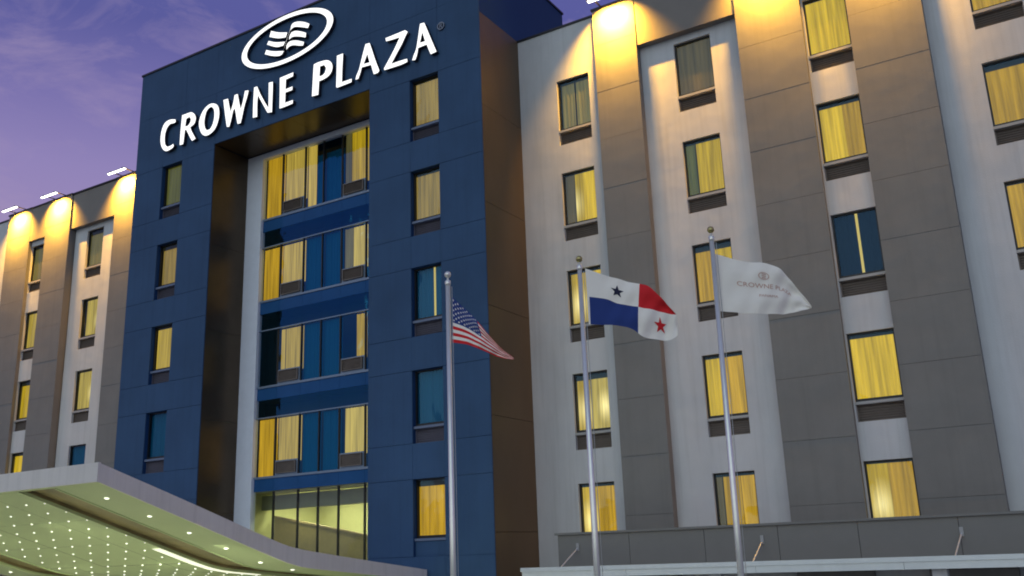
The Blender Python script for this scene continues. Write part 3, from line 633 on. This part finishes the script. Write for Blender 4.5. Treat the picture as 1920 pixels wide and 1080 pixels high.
sign = thing('hotel_sign', 'lit white hotel name lettering and oval emblem across the top of the navy tower', 'sign', (-15.0, YS, 20.25))
SO = (-15.0, 20.25)
for ch, o_, holes in LET:
    me = solid_from_outlines('letter', smooth_outline(o_), [smooth_outline(h_) for h_ in holes], 0.16, (M['sign'], M['signside']), SO)
    link('letter', me, sign, (0, 0.08, 0))
def ellipse(cx, cz, a, b, n=96): return [(cx + a * math.cos(2 * math.pi * k / n), cz + b * math.sin(2 * math.pi * k / n)) for k in range(n)]
me = solid_from_outlines('emblem_ring', ellipse(-15.262, 22.992, 2.28, 0.995), [ellipse(-15.267, 22.995, 1.965, 0.80)], 0.16, (M['sign'], M['signside']), SO); link('emblem_ring', me, sign, (0, 0.08, 0))
for b_ in BARS: link('emblem_bar', solid_from_outlines('emblem_bar', smooth_outline(b_, 45), [], 0.16, (M['sign'], M['signside']), SO), sign, (0, 0.08, 0))
link('emblem_stroke', solid_from_outlines('emblem_stroke', smooth_outline(STROKE, 60), [], 0.15, (M['sign'], M['signside']), SO), sign, (0, 0.07, 0))
link('registered_mark', solid_from_outlines('registered_mark', ellipse(-8.473, 21.23, 0.14, 0.14, 24), [ellipse(-8.473, 21.23, 0.105, 0.105, 24)], 0.05, (M['signdim'], M['signside']), SO), sign, (0, 0.13, 0))
rr = [(-8.52, 21.15), (-8.52, 21.31), (-8.45, 21.31), (-8.425, 21.285), (-8.425, 21.25), (-8.445, 21.23), (-8.42, 21.15), (-8.45, 21.15), (-8.47, 21.215), (-8.495, 21.215), (-8.495, 21.15)]
link('registered_mark', solid_from_outlines('registered_mark', rr, [[(-8.495, 21.24), (-8.46, 21.24), (-8.452, 21.262), (-8.46, 21.285), (-8.495, 21.285)]], 0.05, (M['signdim'], M['signside']), SO), sign, (0, 0.13, 0))

# ------------------------------------------------------------------ porch roof along the right wing
PR = thing('porch_roof', 'low flat porch roof with grey panel parapet and silver gutter along the right wing', 'porch roof', (3.0, -1.5, 4.1))
def pbox(name, x0, x1, y0, y1, z0, z1, m):
    return MB().box(x0 - 3.0, x1 - 3.0, y0 + 1.5, y1 + 1.5, z0 - 4.1, z1 - 4.1).build(name, m, PR)
XE = 12.4
pbox('roof_slab', -6.08, XE, -2.16, -0.004, 4.10, 4.28, M['parapet'])
gx = [-6.22, -3.2, 0.1, 3.35, 6.6, 9.6, XE + 0.1]
for a, b in zip(gx, gx[1:]): pbox('gutter', a + 0.004, b - 0.004, -2.34 + random.uniform(-0.004, 0.004), -2.165, 4.08, 4.325, M['gutter'])
pbox('gutter_lip', -6.24, XE + 0.1, -2.38, -2.343, 4.24, 4.34, M['gutter'])
px_ = [-5.56, -3.45, -1.40, 0.45, 2.31, 4.44, 6.5, 8.6, 10.5, XE]
pbox('parapet_backing', -5.55, XE, -1.465, -1.32, 4.285, 5.14, M['joint'])
for a, b in zip(px_, px_[1:]): pbox('parapet_panel', a + 0.006, b - 0.006, -1.50, -1.468, 4.30, 5.14, M['parapet'])
pbox('parapet_coping', -5.62, XE, -1.56, -1.26, 5.143, 5.20, M['parapet'])
for x0, x1 in ((-5.14, -4.95), (-0.01, 0.06), (4.36, 4.48)):
    mb = MB(); mb.tube((x0 - 3.0, -2.2 + 1.5, 4.30 - 4.1), (x1 - 3.0, -1.50 + 1.5, 4.80 - 4.1), 0.018, n=8); mb.build('stay_rod', M['gutter'], PR)
    pbox('stay_bracket', x1 - 0.04, x1 + 0.04, -1.53, -1.502, 4.72, 4.92, M['sill'])
for k, x in enumerate((-5.9, -1.0, 4.0, 9.0)): pbox('porch_column', x - 0.15, x + 0.15, -2.1, -1.8, 0.0, 4.095, M['stucco'])

# ------------------------------------------------------------------ entrance canopy
EC = thing('entrance_canopy', 'white wedge shaped entrance canopy with LED dotted pale green soffit before the tower', 'canopy', (XC, -8.0, 4.7))
EO = Vector((XC, -8.0, 4.7))
def ep(name, mb, m, **k):
    mb.v = [tuple(Vector(v) - EO) for v in mb.v]; return mb.build(name, m, EC, **k)
XR, XL = -9.27, mirror(-9.27)
topz = [(-13.05, 6.70), (-10.9, 6.03), (-8.55, 5.27), (-7.9, 5.07), (-7.3, 4.96), (-5.5, 4.73), (-2.42, 4.36)]
def zu(y):   # underside
    if y <= -8.1: return 6.35 - 0.32 * (y + 13.02)
    if y <= -7.0:
        t = (y + 8.1) / 1.1; a = 6.35 - 0.32 * 4.92; return a - 0.32 * 1.1 * (t - t * t / 2) * 1.0 - 0.10 * 1.1 * t * t / 2
    a = 6.35 - 0.32 * 4.92 - 0.32 * 0.55 - 0.055; return a - 0.10 * (y + 7.0)
def zt_(y):
    for (a, za), (b, zb) in zip(topz, topz[1:]):
        if y <= b: return za + (zb - za) * (y - a) / (b - a)
    return topz[-1][1]
YSN = [-13.02, -12.2, -11.4, -10.6, -9.8, -9.0, -8.4, -8.1, -7.8, -7.4, -7.0, -6.0, -5.0, -3.8, -2.45]
def soffit(name, x0, x1, ys, m, dz=0.0):
    mb = MB()
    for a, b in zip(ys, ys[1:]): mb.quad((x0, a, zu(a) + dz), (x0, b, zu(b) + dz), (x1, b, zu(b) + dz), (x1, a, zu(a) + dz))
    return ep(name, mb, m, weld=True)
SL0, SL1 = -12.0, -10.78
YI = -12.92
ys_in = [YI] + [y for y in YSN if y > YI]
# soffit in panels across, as three fields divided by the two slots
n = 5; xa, xb = mirror(SL0), SL0
for k in range(n):
    for r0, r1 in ((YI, -11.23), (-11.222, -9.67), (-9.662, -8.1), (-8.092, -5.0), (-4.992, -2.45)):
        yy = [r0] + [y for y in YSN if r0 < y < r1] + [r1]
        soffit('soffit_panel', xa + (xb - xa) * k / n + 0.004, xa + (xb - xa) * (k + 1) / n - 0.004, yy, M['soffit'], dz=random.uniform(-0.002, 0.002))
soffit('soffit_backing', xa, xb, ys_in, M['joint'], dz=0.03)
for s in (1, -1):
    e0, e1 = (SL1, XR - 0.03) if s > 0 else (mirror(XR - 0.03), mirror(SL1))
    soffit('soffit_panel', e0, e1, ys_in, M['soffit'])
    # slot: roof and two cheeks, open below
    a, b = (SL0, SL1) if s > 0 else (mirror(SL1), mirror(SL0))
    mb = MB()
    for y0, y1 in zip(ys_in, ys_in[1:]):
        h = 0.13
        mb.quad((a, y0, zu(y0) + h), (a, y1, zu(y1) + h), (b, y1, zu(y1) + h), (b, y0, zu(y0) + h))
        mb.quad((a, y0, zu(y0)), (a, y0, zu(y0) + h), (a, y1, zu(y1) + h), (a, y1, zu(y1)))
        mb.quad((b, y0, zu(y0)), (b, y1, zu(y1)), (b, y1, zu(y1) + h), (b, y0, zu(y0) + h))
    mb.quad((a, YI, zu(YI)), (b, YI, zu(YI)), (b, YI, zu(YI) + 0.13), (a, YI, zu(YI) + 0.13))
    ep('soffit_slot', mb, M['slot'])
    # light strip along the inner edge of the slot
    mb = MB(); q0, q1 = (SL0 - 0.30, SL0 - 0.03) if s > 0 else (mirror(SL0 - 0.03), mirror(SL0 - 0.30))
    yy = [-9.3, -8.7, -8.1, -7.5, -7.0, -6.0]
    for y0, y1 in zip(yy, yy[1:]):
        mb.quad((q0, y0, zu(y0) - 0.03), (q0, y1, zu(y1) - 0.03), (q1, y1, zu(y1) - 0.03), (q1, y0, zu(y0) - 0.03))
        mb.quad((q1, y0, zu(y0) - 0.03), (q1, y1, zu(y1) - 0.03), (q1, y1, zu(y1) + 0.02), (q1, y0, zu(y0) + 0.02))
    if s > 0: ep('light_strip', mb, M['strip'])
    mb = MB(); a2 = SL0 + 0.0 if s > 0 else mirror(SL0)
    yy = [-10.0, -9.6, -9.3]
    # edge trim of the slot
    for nm, xx in (('slot_trim', SL0), ('slot_trim', SL1)):
        xx = xx if s > 0 else mirror(xx); mb = MB()
        for y0, y1 in zip(ys_in, ys_in[1:]):
            mb.quad((xx - 0.025, y0, zu(y0) - 0.02), (xx - 0.025, y1, zu(y1) - 0.02), (xx + 0.025, y1, zu(y1) - 0.02), (xx + 0.025, y0, zu(y0) - 0.02))
            mb.quad((xx - 0.025, y0, zu(y0) - 0.02), (xx - 0.025, y0, zu(y0) + 0.05), (xx - 0.025, y1, zu(y1) + 0.05), (xx - 0.025, y1, zu(y1) - 0.02))
            mb.quad((xx + 0.025, y0, zu(y0) - 0.02), (xx + 0.025, y1, zu(y1) - 0.02), (xx + 0.025, y1, zu(y1) + 0.05), (xx + 0.025, y0, zu(y0) + 0.05))
        ep(nm, mb, M['soffit'])
# front margin of the soffit
mb = MB(); mb.quad((XL + 0.03, -13.02, zu(-13.02)), (XL + 0.03, YI, zu(YI)), (XR - 0.03, YI, zu(YI)), (XR - 0.03, -13.02, zu(-13.02))); ep('soffit_margin', mb, M['soffit'])
# roof deck and fascias
mb = MB(); yt = [p[0] for p in topz]
for y0, y1 in zip(yt, yt[1:]): mb.quad((XL + 0.01, y0, zt_(y0) - 0.02), (XR - 0.01, y0, zt_(y0) - 0.02), (XR - 0.01, y1, zt_(y1) - 0.02), (XL + 0.01, y1, zt_(y1) - 0.02))
ep('roof_deck', mb, M['fascia'])
nf = 4
for k in range(nf):
    a = XL + (XR - XL) * k / nf; b = XL + (XR - XL) * (k + 1) / nf
    mb = MB(); mb.box(a + 0.001, b - (0.001 if k < nf - 1 else 0), -13.06, -13.0, zu(-13.02) - 0.01, 6.715); ep('fascia', mb, M['fascia'])
yf = [-12.998, -12.2, -11.4, -10.6, -9.8, -9.0, -8.4, -8.1, -7.8, -7.4, -7.0, -6.0, -5.0, -3.8, -2.42]
for xx, x2 in ((XR, XR - 0.05), (XL, XL + 0.05)):
    mb = MB()
    for y0, y1 in zip(yf, yf[1:]):
        t0, t1 = zt_(y0) + 0.01, zt_(y1) + 0.01; b0 = min(zu(y0) - 0.01, t0 - 0.30); b1 = min(zu(y1) - 0.01, t1 - 0.30)
        mb.quad((xx, y0, b0), (xx, y1, b1), (xx, y1, t1), (xx, y0, t0)); mb.quad((x2, y1, b1), (x2, y0, b0), (x2, y0, t0), (x2, y1, t1))
        mb.quad((xx, y0, t0), (xx, y1, t1), (x2, y1, t1), (x2, y0, t0)); mb.quad((xx, y0, b0), (x2, y0, b0), (x2, y1, b1), (xx, y1, b1))
    mb.quad((xx, -2.42, zt_(-2.42) + 0.01), (xx, -2.42, 4.05), (x2, -2.42, 4.05), (x2, -2.42, zt_(-2.42) + 0.01))
    ep('fascia', mb, M['fascia'], weld=True)
# LED points
ledm = MB().lathe([(0.026, 0.012), (0.024, 0.0), (0.015, -0.010), (0.0, -0.013)], (0, 0, 0), 8).mesh('led_light', M['led'], smooth=True)
spm = MB().lathe([(0.06, 0.012), (0.055, 0.0), (0.03, -0.014), (0.0, -0.018)], (0, 0, 0), 10).mesh('downlight', M['led'], smooth=True)
for i in range(10):
    for j in range(14):
        x = -12.05 - 0.695 * i - (0.03 if i == 0 else 0); y = -12.28 + 0.523 * j
        if x < mirror(SL0) + 0.05 or y > -5.2: continue
        link('led_light', ledm, EC, Vector((x, y, zu(y) - 0.006)) - EO)
for s in (1, -1):
    for j in range(6):
        x = -10.07 if s > 0 else mirror(-10.07); y = -12.23 + 1.073 * j
        link('downlight', spm, EC, Vector((x, y, zu(y) - 0.006)) - EO)
# the lamps' own light, thrown down on the forecourt
for x in (-13.2, -17.0):
    for y in (-11.4, -8.6): area('canopy_lamp', Vector((x, y, zu(y) - 0.08)) - EO, 1.6, 1.6, 340, (0.93, 1.0, 0.62), parent=EC, spread=170)
for x in (-10.05,): area('canopy_lamp', Vector((x, -9.5, zu(-9.5) - 0.08)) - EO, 0.4, 3.0, 520, (0.95, 1.0, 0.66), parent=EC, spread=170)
for k, (x, y) in enumerate(((-13.0, -4.0), (-17.2, -4.0))):
    mb = MB(); mb.tube((x, y, 0.0), (x, y, zu(y) + 0.02), 0.16, n=16); ep('canopy_column', mb, M['fascia'], smooth=True)

# ------------------------------------------------------------------ flagpoles and flags
US = {'top': [(0.068, 9.232), (0.273, 9.024), (0.484, 8.799), (0.72, 8.486), (0.953, 8.206), (1.158, 8.037)], 'mid': [(0.069, 8.785), (0.314, 8.666), (0.554, 8.49), (0.782, 8.297), (0.998, 8.116), (1.167, 8.017)], 'bot': [(0.061, 8.383), (0.325, 8.323), (0.566, 8.217), (0.805, 8.102), (1.024, 8.019), (1.166, 7.989)]}
PA = {'top': [(0.097, 9.521), (0.401, 9.384), (0.675, 9.28), (0.911, 9.181), (1.145, 9.101), (1.341, 8.901), (1.483, 8.727), (1.606, 8.565)], 'mid': [(0.105, 9.003), (0.42, 8.936), (0.645, 8.829), (0.89, 8.76), (1.07, 8.697), (1.276, 8.641), (1.454, 8.588), (1.613, 8.546)], 'bot': [(0.104, 8.503), (0.363, 8.472), (0.637, 8.43), (0.87, 8.335), (1.024, 8.2), (1.256, 8.144), (1.471, 8.118), (1.611, 8.19)]}
WH = {'top': [(0.123, 9.541), (0.271, 9.488), (0.58, 9.363), (0.9, 9.293), (1.133, 9.176), (1.295, 8.983), (1.457, 8.736), (1.601, 8.493)], 'mid': [(0.103, 9.028), (0.278, 9.003), (0.571, 8.919), (0.863, 8.855), (1.119, 8.804), (1.29, 8.705), (1.448, 8.58), (1.598, 8.466)], 'bot': [(0.084, 8.533), (0.249, 8.5), (0.542, 8.447), (0.817, 8.414), (1.093, 8.4), (1.266, 8.412), (1.439, 8.425), (1.587, 8.449)]}
FD = Vector((0.93937, 0.3429, 0)); FN = Vector((-0.3429, 0.93937, 0))
def flagpole(base, ztop, r0, r1, label, style, lean=0.0):
    t = thing('flagpole', label, 'flagpole', (base[0], base[1], 0), 'flagpoles in front of the hotel')
    dx = Vector((lean * 1.0, 0, ztop))
    mb = MB(); mb.tube((0, 0, 0.05), dx, r0, r1, n=20); mb.build('pole', M['steel'], t, smooth=True)
    MB().lathe([(0.0, 0.09), (r0 + 0.03, 0.09), (0.22, 0.04), (0.24, 0.0)], (0, 0, 0), 20).build('base_collar', M['steel'], t, smooth=True)
    mb = MB()
    mb.lathe([(r1 * 1.05, -0.05), (r1 * 1.25, -0.03), (r1 * 1.25, 0.03), (r1 * 0.5, 0.05), (r1 * 0.35, 0.10)], dx, 16); mb.build('truck', M['steel'], t, smooth=True)
    prof = [(0.0, 0.0)] + [(0.062 * math.sin(k * math.pi / 8), 0.062 - 0.062 * math.cos(k * math.pi / 8)) for k in range(1, 8)] + [(0.0, 0.124)]
    MB().lathe(prof, dx + Vector((0, 0, 0.09)), 14).build('finial_ball', M['steel' if style == 'silver' else 'gold'], t, smooth=True)
    # halyard and its cleat
    off = FD * (r0 + 0.035) + FN * 0.0
    mb = MB(); mb.tube(off * 1.0 + Vector((0, 0, 1.2)), dx + FD * (r1 + 0.03) + Vector((0, 0, -0.08)), 0.006, n=6); mb.build('halyard', M['rope'], t, smooth=True)
    mb = MB(); mb.box(-0.02, 0.02, -r0 - 0.06, -r0 + 0.01, 1.15, 1.3); mb.build('cleat', M['steel'], t)
    return t
def crv(pl, u):
    n = len(pl) - 1; x = u * n; i = min(int(x), n - 1); t = x - i
    p0 = pl[max(i - 1, 0)]; p1 = pl[i]; p2 = pl[i + 1]; p3 = pl[min(i + 2, n)]
    return [0.5 * ((2 * b) + (c - a) * t + (2 * a - 5 * b + 4 * c - d_) * t * t + (-a + 3 * b - 3 * c + d_) * t ** 3) for a, b, c, d_ in zip(p0, p1, p2, p3)]
class Flag:
    def __init__(s, F, base, amp, waves, ph, vmid=0.5):
        s.F = F; s.b = Vector((base[0], base[1], 0)); s.amp = amp; s.w = waves; s.ph = ph; s.vm = vmid
    def pt(s, u, v, off=0.0):
        T, Mm, B = crv(s.F['top'], u), crv(s.F['mid'], u), crv(s.F['bot'], u)
        if v < s.vm: t = v / s.vm; p = [a + (b - a) * t for a, b in zip(T, Mm)]
        else: t = (v - s.vm) / (1 - s.vm); p = [a + (b - a) * t for a, b in zip(Mm, B)]
        dd = s.amp * min(1, u * 2.5) * math.sin(s.w * u * 2 * math.pi + s.ph + v * 1.3) + 0.45 * s.amp * u * math.sin(s.w * 2.3 * u * 6.28 + 2.0 * v + s.ph) + 0.014 * math.sin(38 * u + 9 * v + s.ph) * min(1, 3 * u) + 0.02 * math.sin(11 * v + 6 * u)* min(1, 2 * u)
        return s.b + FD * p[0] + FN * (dd + off) + Vector((0, 0, p[1]))
    def mesh(s, name, nu, nv, pick, mats, us=None, vs=None):
        mb = MB(); us = us or [i / nu for i in range(nu + 1)]; vs = vs or [j / nv for j in range(nv + 1)]
        for i in range(len(us) - 1):
            for j in range(len(vs) - 1):
                mb.quad(s.pt(us[i], vs[j + 1]), s.pt(us[i + 1], vs[j + 1]), s.pt(us[i + 1], vs[j]), s.pt(us[i], vs[j]), pick((us[i] + us[i + 1]) / 2, (vs[j] + vs[j + 1]) / 2))
        mb.v = [tuple(Vector(v) - s.b) for v in mb.v]
        return mb.mesh(name, mats, smooth=True, weld=True)
    def star(s, mb, cu, cv, ru, rv, rot=0.0, off=-0.006):
        pts = []
        for k in range(10):
            r = 1.0 if k % 2 == 0 else 0.40; a = rot + k * math.pi / 5
            pts.append(tuple(s.pt(cu + ru * r * math.sin(a), cv - rv * r * math.cos(a), off) - s.b))
        c = tuple(s.pt(cu, cv, off) - s.b); i = len(mb.v); mb.v += pts + [c]
        for k in range(10): mb.f.append((i + k, i + 10, i + (k + 1) % 10)); mb.mi.append(0)
P1, P2, P3 = (-2.225, -11.173), (0.064, -10.374), (2.190, -9.675)
flagpole(P1, 9.50, 0.060, 0.042, 'leftmost flagpole, plain silver ball top, flying the stars and stripes', 'silver')
flagpole(P2, 9.55, 0.066, 0.040, 'middle flagpole with gold ball, flying the flag of four coloured quarters', 'gold')
flagpole(P3, 9.82, 0.064, 0.040, 'rightmost and tallest flagpole with gold ball, flying the white hotel flag', 'gold', lean=0.09)
# stars and stripes
fl = Flag(US, P1, 0.05, 1.3, 0.6)
vs = [j / 26 for j in range(27)]
def us_pick(u, v):
    if u < 0.45 and v < 7 / 13: return 2
    return 0 if int(v * 13) % 2 == 0 else 1
t = link('flag', fl.mesh('flag', 40, 26, us_pick, [M['red'], M['white'], M['blue']], vs=vs), None, fl.b)
t['label'] = 'drooping stars and stripes flag in red, white and blue on the leftmost pole'; t['category'] = 'flag'; t['group'] = 'flags on the poles'
for side in (-1, 1):
    mb = MB()
    for r in range(9):
        for c in range(6 if r % 2 == 0 else 5):
            fl.star(mb, 0.45 * ((c * 2 + 1 + (r % 2)) / 12.0), 7 / 13 * (r + 1) / 10.0, 0.017, 0.030, off=0.006 * side)
    o = mb.build('star_print', M['white'], t); o['kind'] = 'stuff'
# quartered flag
fl = Flag(PA, P2, 0.06, 1.1, 0.2)
def pa_pick(u, v):
    if u < 0.035: return 0
    if u < 0.5: return 0 if v < 0.5 else 2
    return 1 if v < 0.5 else 0
t = link('flag', fl.mesh('flag', 40, 20, pa_pick, [M['white'], M['red'], M['blue']]), None, fl.b)
t['label'] = 'flag quartered in white, red and blue with two stars on the middle pole'; t['category'] = 'flag'; t['group'] = 'flags on the poles'
for cu, cv, ru, rv, m in ((0.27, 0.27, 0.068, 0.125, 'black'), (0.76, 0.75, 0.075, 0.15, 'red')):
    for side in (-1, 1):
        mb = MB(); fl.star(mb, cu, cv, ru, rv, off=0.007 * side); mb.build('star', M[m], t)
# white hotel flag
fl = Flag(WH, P3, 0.055, 1.2, 1.0)
t = link('flag', fl.mesh('flag', 40, 18, lambda u, v: 0, [M['white']]), None, fl.b)
t['label'] = 'plain white flag with small rust coloured hotel lettering on the rightmost pole'; t['category'] = 'flag'; t['group'] = 'flags on the poles'
def flag_text(body, uc, vc, size_u, size_v, slant=0.0):
    cu = bpy.data.curves.new('tmp', 'FONT'); cu.body = body; cu.align_x = 'CENTER'; cu.align_y = 'CENTER'; cu.size = 1.0; cu.resolution_u = 2
    ob = bpy.data.objects.new('tmp', cu); COL.objects.link(ob)
    me = bpy.data.meshes.new_from_object(ob.evaluated_get(bpy.context.evaluated_depsgraph_get())); bpy.data.objects.remove(ob); bpy.data.curves.remove(cu)
    bm = bmesh.new(); bm.from_mesh(me); bmesh.ops.triangulate(bm, faces=bm.faces); bmesh.ops.subdivide_edges(bm, edges=[e_ for e_ in bm.edges if e_.calc_length() > 0.35], cuts=1)
    xs_ = [v.co.x for v in bm.verts]; wdt = max(xs_) - min(xs_)
    for v in bm.verts:
        u = uc + v.co.x / wdt * size_u; w = vc - v.co.y * size_v
        v.co = fl.pt(min(max(u, 0.001), 0.999), min(max(w, 0.001), 0.999), -0.007) - fl.b
    bm.to_mesh(me); bm.free(); me.materials.clear(); me.materials.append(M['print']); me.name = 'printed_text'
    return link('printed_text', me, t)
flag_text('CROWNE PLAZA', 0.47, 0.47, 0.50, 0.13)
flag_text('PANAMA', 0.47, 0.66, 0.16, 0.07)
mb = MB()   # small emblem over the words: oval ring with three bars
def fq(u0, v0, u1, v1): mb.quad(*[tuple(fl.pt(u, v, -0.007) - fl.b) for u, v in ((u0, v1), (u1, v1), (u1, v0), (u0, v0))])
for k in range(3): fq(0.412, 0.225 + 0.036 * k, 0.448, 0.240 + 0.036 * k)
for k in range(16):
    a0, a1 = 2 * math.pi * k / 16, 2 * math.pi * (k + 1) / 16
    q = [(0.43 + 0.045 * c_ * math.cos(a), 0.268 + 0.072 * c_ * math.sin(a)) for c_, a in ((1, a0), (1, a1), (0.86, a1), (0.86, a0))]
    mb.quad(*[tuple(fl.pt(u, v, -0.007) - fl.b) for u, v in q])
mb.build('printed_emblem', M['print'], t)
